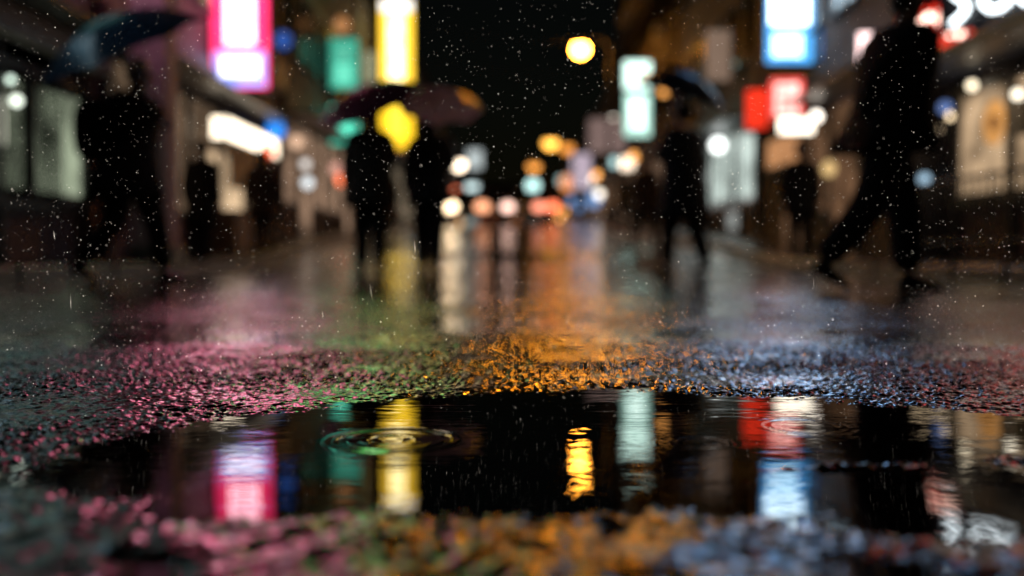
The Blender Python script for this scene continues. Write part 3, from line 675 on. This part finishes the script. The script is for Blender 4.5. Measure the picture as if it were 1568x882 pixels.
    for j,(z,ax,ay)in enumerate(secs):
        t=(z-0.95)/(1.42-0.95); c=pz+(cz-pz)*max(min(t,1.15),-0.3)
        for k in range(n):
            a=2*math.pi*k/n
            f=1+ (0.05*math.sin(a*5+seed)+0.03*math.sin(a*9+1.3*seed))*max(0,(1.2-z))*1.6
            V.append((c.x+math.cos(a)*ax*f*coatw,c.y+math.sin(a)*ay*f*coatw,z))
    for i in range(len(secs)-1):
        for k in range(n): a=i*n+k;b_=i*n+(k+1)%n; F.append((a,b_,b_+n,a+n))
    me=bpy.data.meshes.new('coat');me.from_pydata(V,[],F);co=link_mesh('coat',me,top,root,True)
    so=co.modifiers.new('thick','SOLIDIFY');so.thickness=0.008
    tubes('collar',[([(P['neck'][0]+0.065*math.cos(a),0.07*math.sin(a),1.475+P['neck'][2]-1.5) for a in np.linspace(0.4,2*math.pi-0.4,12)],0.02)],top,root,8)
    for sd,nm in((1,'L'),(-1,'R')):
        w=Vector(P['w'+nm]);e=Vector(P['e'+nm]);d=(w-e).normalized()
        curl=pose.get('curl'+nm,0.35); pn=pose.get('palm'+nm,(0,-sd,0)); hd=pose.get('hd'+nm,d)
        hand('hand_'+nm.lower(),root,w+d*0.02,hd,pn,curl,sd)
        shoe('shoe_'+nm.lower(),root,P['a'+nm],P['heel'+nm],P['toe'+nm])
    if bag=='backpack':
        ellipsoid('backpack',(-0.25,0,1.20),(0.15,0.17,0.25),mat('backpack_fabric',(0.03,0.03,0.03),0.8,0,0.3,30,0.002),root,20,14,fn=lambda v:(math.copysign(abs(v.x)**0.6,v.x),math.copysign(abs(v.y)**0.6,v.y),math.copysign(abs(v.z)**0.7,v.z)))
        tubes('backpack_straps',[([(-0.14,s_*0.1,1.42),(-0.02,s_*0.11,1.51),(0.13,s_*0.12,1.42),(0.165,s_*0.13,1.25),(0.02,s_*0.19,1.06),(-0.14,s_*0.14,1.02)],0.016) for s_ in(-1,1)],M_plastic,root,6)
    if bag=='handbag':
        wv=Vector(P['wR'])+Vector((0,0,-0.1))
        boxes('handbag',[(wv.x-0.15,wv.x+0.15,wv.y-0.06,wv.y+0.05,wv.z-0.34,wv.z-0.1)],mat('bag_leather',(0.05,0.03,0.02),0.4),root,0.03)
        tubes('handbag_strap',[([(wv.x-0.1,wv.y,wv.z-0.12),(wv.x-0.05,wv.y,wv.z+0.02),(wv.x+0.05,wv.y,wv.z+0.02),(wv.x+0.1,wv.y,wv.z-0.12)],0.01)],M_plastic,root,6)
    return root
def umbrella(handp,top,R,H,colr,trans=0.3,name='umbrella',rough=0.3):
    hp=Vector(handp);tp=Vector(top); ax=(tp-hp).normalized()
    root=empty(name,tp); q=Vector((0,0,1)).rotation_difference(ax); root.rotation_mode='QUATERNION'; root.rotation_quaternion=q
    L=(tp-hp).length
    m,nt,out=newmat('umbrella_fabric')
    pb=nt.nodes.new('ShaderNodeBsdfPrincipled'); tr=nt.nodes.new('ShaderNodeBsdfTranslucent'); mx=nt.nodes.new('ShaderNodeMixShader')
    nz=nt.nodes.new('ShaderNodeTexNoise'); nz.inputs['Scale'].default_value=9; rp=nt.nodes.new('ShaderNodeValToRGB')
    rp.color_ramp.elements[0].color=tuple(c*0.75 for c in colr)+(1,);rp.color_ramp.elements[1].color=tuple(min(1,c*1.2) for c in colr)+(1,)
    tc=nt.nodes.new('ShaderNodeTexCoord'); nt.links.new(tc.outputs['Object'],nz.inputs['Vector'])
    nt.links.new(nz.outputs['Fac'],rp.inputs['Fac']);nt.links.new(rp.outputs['Color'],pb.inputs['Base Color']);nt.links.new(rp.outputs['Color'],tr.inputs['Color'])
    pb.inputs['Roughness'].default_value=rough; mx.inputs[0].default_value=trans
    nt.links.new(pb.outputs[0],mx.inputs[1]);nt.links.new(tr.outputs[0],mx.inputs[2]);nt.links.new(mx.outputs[0],out.inputs['Surface'])
    nr=8;sub=6;n=nr*sub;rings=12;V=[(0,0,0)];F=[]
    for i in range(1,rings+1):
        t=i/rings
        for k in range(n):
            a=2*math.pi*k/n; f=abs(((k%sub)/sub)-0.5)*2
            sc=(1-f**2)
            rr_=R*t*(1-0.07*sc*t); z=-H*(t**2.1)+0.025*sc*t*(1-t)*-1.5 + 0.02*sc*t**3
            V.append((rr_*math.cos(a),rr_*math.sin(a),z))
    for k in range(n): F.append((0,1+k,1+(k+1)%n))
    for i in range(rings-1):
        for k in range(n): a=1+i*n+k;b_=1+i*n+(k+1)%n; F.append((a,a+n,b_+n,b_))
    me=bpy.data.meshes.new('canopy');me.from_pydata(V,[],F);link_mesh('canopy',me,m,root,True)
    ribs=[]
    for k in range(nr):
        a=2*math.pi*k/nr
        ribs.append(([(R*t*math.cos(a)*0.99,R*t*math.sin(a)*0.99,-H*(t**2.1)-0.008) for t in(0.03,0.3,0.6,0.85,1.01)],0.0035))
        ribs.append(([(0,0,-H*1.5-0.05),(R*0.5*math.cos(a),R*0.5*math.sin(a),-H*0.5**2.1-0.01)],0.003))
    tubes('ribs',ribs,M_steel,root,5)
    tubes('shaft',[([(0,0,-L-0.02),(0,0,0.06)],0.007)],M_steel,root,8); tubes('ferrule',[([(0,0,0.0),(0,0,0.07)],[0.008,0.004])],M_steel,root,8)
    tubes('handle',[([(0,0,-L+0.08),(0,0,-L-0.08),(0.01,0,-L-0.12),(0.035,0,-L-0.14),(0.06,0,-L-0.12),(0.065,0,-L-0.09)],0.012)],M_plastic,root,8)
cl_black=mat('coat_wool_black',(0.012,0.012,0.013),0.85,0,0.3,40,0.002)
cl_navy=mat('jacket_navy',(0.014,0.016,0.022),0.8,0,0.3,40,0.002)
cl_olive=mat('jacket_olive',(0.025,0.022,0.016),0.8,0,0.3,40,0.002)
cl_denim=mat('denim',(0.012,0.014,0.02),0.8,0,0.3,60,0.001)
cl_brown=mat('coat_brown',(0.06,0.035,0.025),0.85,0,0.3,40,0.002)
stride=dict(pelvis=(0,0,0.91),spine=(0.01,0,1.09),chest=(0.04,0,1.30),upch=(0.06,0,1.40),neck=(0.08,0,1.475),head0=(0.10,0,1.545),head1=(0.115,0,1.62),head2=(0.10,0,1.70),
    sL=(0.05,0.185,1.415),sR=(0.05,-0.185,1.415),
    hL=(0.01,0.095,0.86),kL=(0.18,0.10,0.49),aL=(0.24,0.10,0.095),heelL=(0.18,0.10,0.0),toeL=(0.45,0.12,0.0),
    hR=(-0.01,-0.095,0.86),kR=(-0.07,-0.10,0.47),aR=(-0.36,-0.10,0.165),heelR=(-0.43,-0.10,0.10),toeR=(-0.22,-0.11,0.0))
mp=dict(stride); mp.update(eR=(-0.17,-0.26,1.17),wR=(-0.24,-0.27,0.93),eL=(0.10,0.25,1.16),wL=(0.26,0.22,1.02),curlR=0.5,curlL=0.5,
   kL=(0.13,0.10,0.49),aL=(0.16,0.10,0.095),heelL=(0.10,0.10,0.0),toeL=(0.37,0.12,0.0),
   kR=(-0.14,-0.10,0.47),aR=(-0.40,-0.10,0.17),heelR=(-0.47,-0.10,0.11),toeR=(-0.25,-0.11,0.0))
person(2.24,5.95,0.0,mp,cl_black,cl_black,1.05,hem=0.80,coatw=1.36,leg=1.5,seed=1)
mp=dict(stride); mp.update(eR=(0.12,-0.26,1.17),wR=(0.27,-0.13,1.26),hdR=(0.1,0.3,0.9),palmR=(0.3,1,0),curlR=1.35,eL=(-0.12,0.26,1.17),wL=(-0.06,0.27,0.94))
person(-2.88,7.5,0.0,mp,cl_black,cl_denim,0.95,hem=0.66,coatw=1.35,leg=1.3,bag='backpack',seed=2)
umbrella((-2.62,7.38,1.26),(-2.88,7.14,1.91),0.66,0.27,(0.025,0.07,0.14),0.12)
stand=dict(hL=(0,0.085,0.9),hR=(0,-0.085,0.9),kL=(0.05,0.09,0.49),aL=(0.05,0.09,0.095),heelL=(-0.01,0.09,0),toeL=(0.24,0.11,0),kR=(-0.03,-0.09,0.49),aR=(-0.10,-0.09,0.11),heelR=(-0.16,-0.09,0.03),toeR=(0.09,-0.1,0))
mp=dict(stand); mp.update(eR=(0.08,-0.25,1.18),wR=(0.22,-0.14,1.27),hdR=(0.1,0.3,0.9),palmR=(0.3,1,0),curlR=1.35)
person(-1.42,10.0,math.radians(95),mp,cl_olive,cl_black,0.96,hem=0.72,leg=1.3,coatw=1.1,seed=3)
umbrella((-1.27,10.23,1.32),(-1.48,9.95,1.87),0.54,0.19,(0.10,0.03,0.06),0.3)
person(-0.86,10.35,math.radians(84),mp,cl_navy,cl_black,0.95,hem=0.78,leg=1.3,seed=4,hairlong=True)
umbrella((-0.80,10.55,1.32),(-0.74,10.22,1.86),0.46,0.15,(1.0,0.60,0.70),0.6)
mp=dict(stand); mp.update(eL=(0.08,0.25,1.18),wL=(0.22,0.14,1.27),hdL=(0.1,-0.3,0.9),palmL=(0.3,-1,0),curlL=1.35,
   kL=(0.12,0.09,0.49),aL=(0.16,0.09,0.095),heelL=(0.10,0.09,0),toeL=(0.35,0.11,0),kR=(-0.08,-0.09,0.48),aR=(-0.24,-0.09,0.13),heelR=(-0.3,-0.09,0.06),toeR=(-0.06,-0.1,0))
person(1.72,10.0,math.radians(125),mp,cl_navy,cl_black,0.97,hem=0.58,coatw=1.2,leg=1.25,bag='handbag',seed=5)
umbrella((1.50,9.98,1.32),(1.72,9.85,2.0),0.49,0.24,(0.03,0.045,0.075),0.15)
mp=dict(stand)
person(-4.2,13.5,math.radians(80),mp,cl_black,cl_black,0.97,hem=0.6,seed=6)
person(4.05,14.0,math.radians(-95),mp,cl_black,cl_black,0.98,hem=0.75,seed=7)
person(2.55,19.0,math.radians(-80),dict(stride),cl_brown,cl_denim,0.98,hem=0.7,seed=8)
person(-3.9,15.6,math.radians(100),mp,cl_brown,cl_denim,0.97,hem=0.7,seed=9,hairlong=True)
person(-3.0,24.0,math.radians(-90),dict(stride),cl_brown,cl_black,0.97,hem=0.7,seed=10)
person(3.0,26.0,math.radians(90),mp,cl_olive,cl_black,0.97,hem=0.7,seed=11)

# ---------------------------------------------------------------- rain
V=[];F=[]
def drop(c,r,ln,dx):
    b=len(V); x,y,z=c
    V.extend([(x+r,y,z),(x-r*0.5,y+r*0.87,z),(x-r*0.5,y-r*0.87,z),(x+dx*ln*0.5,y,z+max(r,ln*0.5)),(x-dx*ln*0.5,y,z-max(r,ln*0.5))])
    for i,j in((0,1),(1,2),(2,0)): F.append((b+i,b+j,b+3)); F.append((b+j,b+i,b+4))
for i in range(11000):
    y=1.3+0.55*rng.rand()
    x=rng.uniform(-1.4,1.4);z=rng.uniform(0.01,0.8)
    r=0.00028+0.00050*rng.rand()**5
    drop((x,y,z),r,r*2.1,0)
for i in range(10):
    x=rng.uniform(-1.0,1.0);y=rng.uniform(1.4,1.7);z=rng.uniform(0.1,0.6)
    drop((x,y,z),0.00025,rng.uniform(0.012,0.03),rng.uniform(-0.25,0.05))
me=bpy.data.meshes.new('glowing_rain');me.from_pydata(V,[],F)
mr_,nt,out=newmat('rain_glow')
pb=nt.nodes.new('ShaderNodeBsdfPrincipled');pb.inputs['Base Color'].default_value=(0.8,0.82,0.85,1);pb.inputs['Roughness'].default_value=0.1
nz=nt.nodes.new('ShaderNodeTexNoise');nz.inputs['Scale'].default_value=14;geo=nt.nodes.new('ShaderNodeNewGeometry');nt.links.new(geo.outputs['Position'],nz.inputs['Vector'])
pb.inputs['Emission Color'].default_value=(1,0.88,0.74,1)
nt.links.new(mrange(nz.outputs['Fac'],0.35,0.7,0.3,2.8),pb.inputs['Emission Strength'])  # emission put into the drops so they show as bright specks
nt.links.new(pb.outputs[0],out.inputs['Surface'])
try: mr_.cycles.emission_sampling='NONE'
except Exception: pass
link_mesh('glowing_rain',me,mr_)

# ---------------------------------------------------------------- world, moonlight, camera
w=bpy.data.worlds.new('World'); S.world=w; w.use_nodes=True; nt=w.node_tree
bg=nt.nodes['Background']; sky=nt.nodes.new('ShaderNodeTexSky'); sky.sky_type='NISHITA'; sky.sun_disc=False
sky.sun_elevation=math.radians(3); sky.sun_rotation=math.radians(200)
nt.links.new(sky.outputs['Color'],bg.inputs['Color']); bg.inputs['Strength'].default_value=0.001
sd=bpy.data.lights.new('moonlight','SUN'); sd.energy=0.01; sd.angle=math.radians(0.5); sd.color=(0.8,0.88,1)
so=bpy.data.objects.new('moonlight',sd); COL.objects.link(so); so.rotation_euler=(math.radians(50),0,math.radians(20))
cd=bpy.data.cameras.new('camera'); cam=bpy.data.objects.new('camera',cd); COL.objects.link(cam)
cam.location=(0,0,0.24); cam.rotation_euler=(math.radians(90-2.1),0,0)
cd.lens=35; cd.sensor_width=36; cd.clip_start=0.02; cd.clip_end=900
cd.dof.use_dof=True; cd.dof.focus_distance=1.55; cd.dof.aperture_fstop=1.35
S.camera=cam
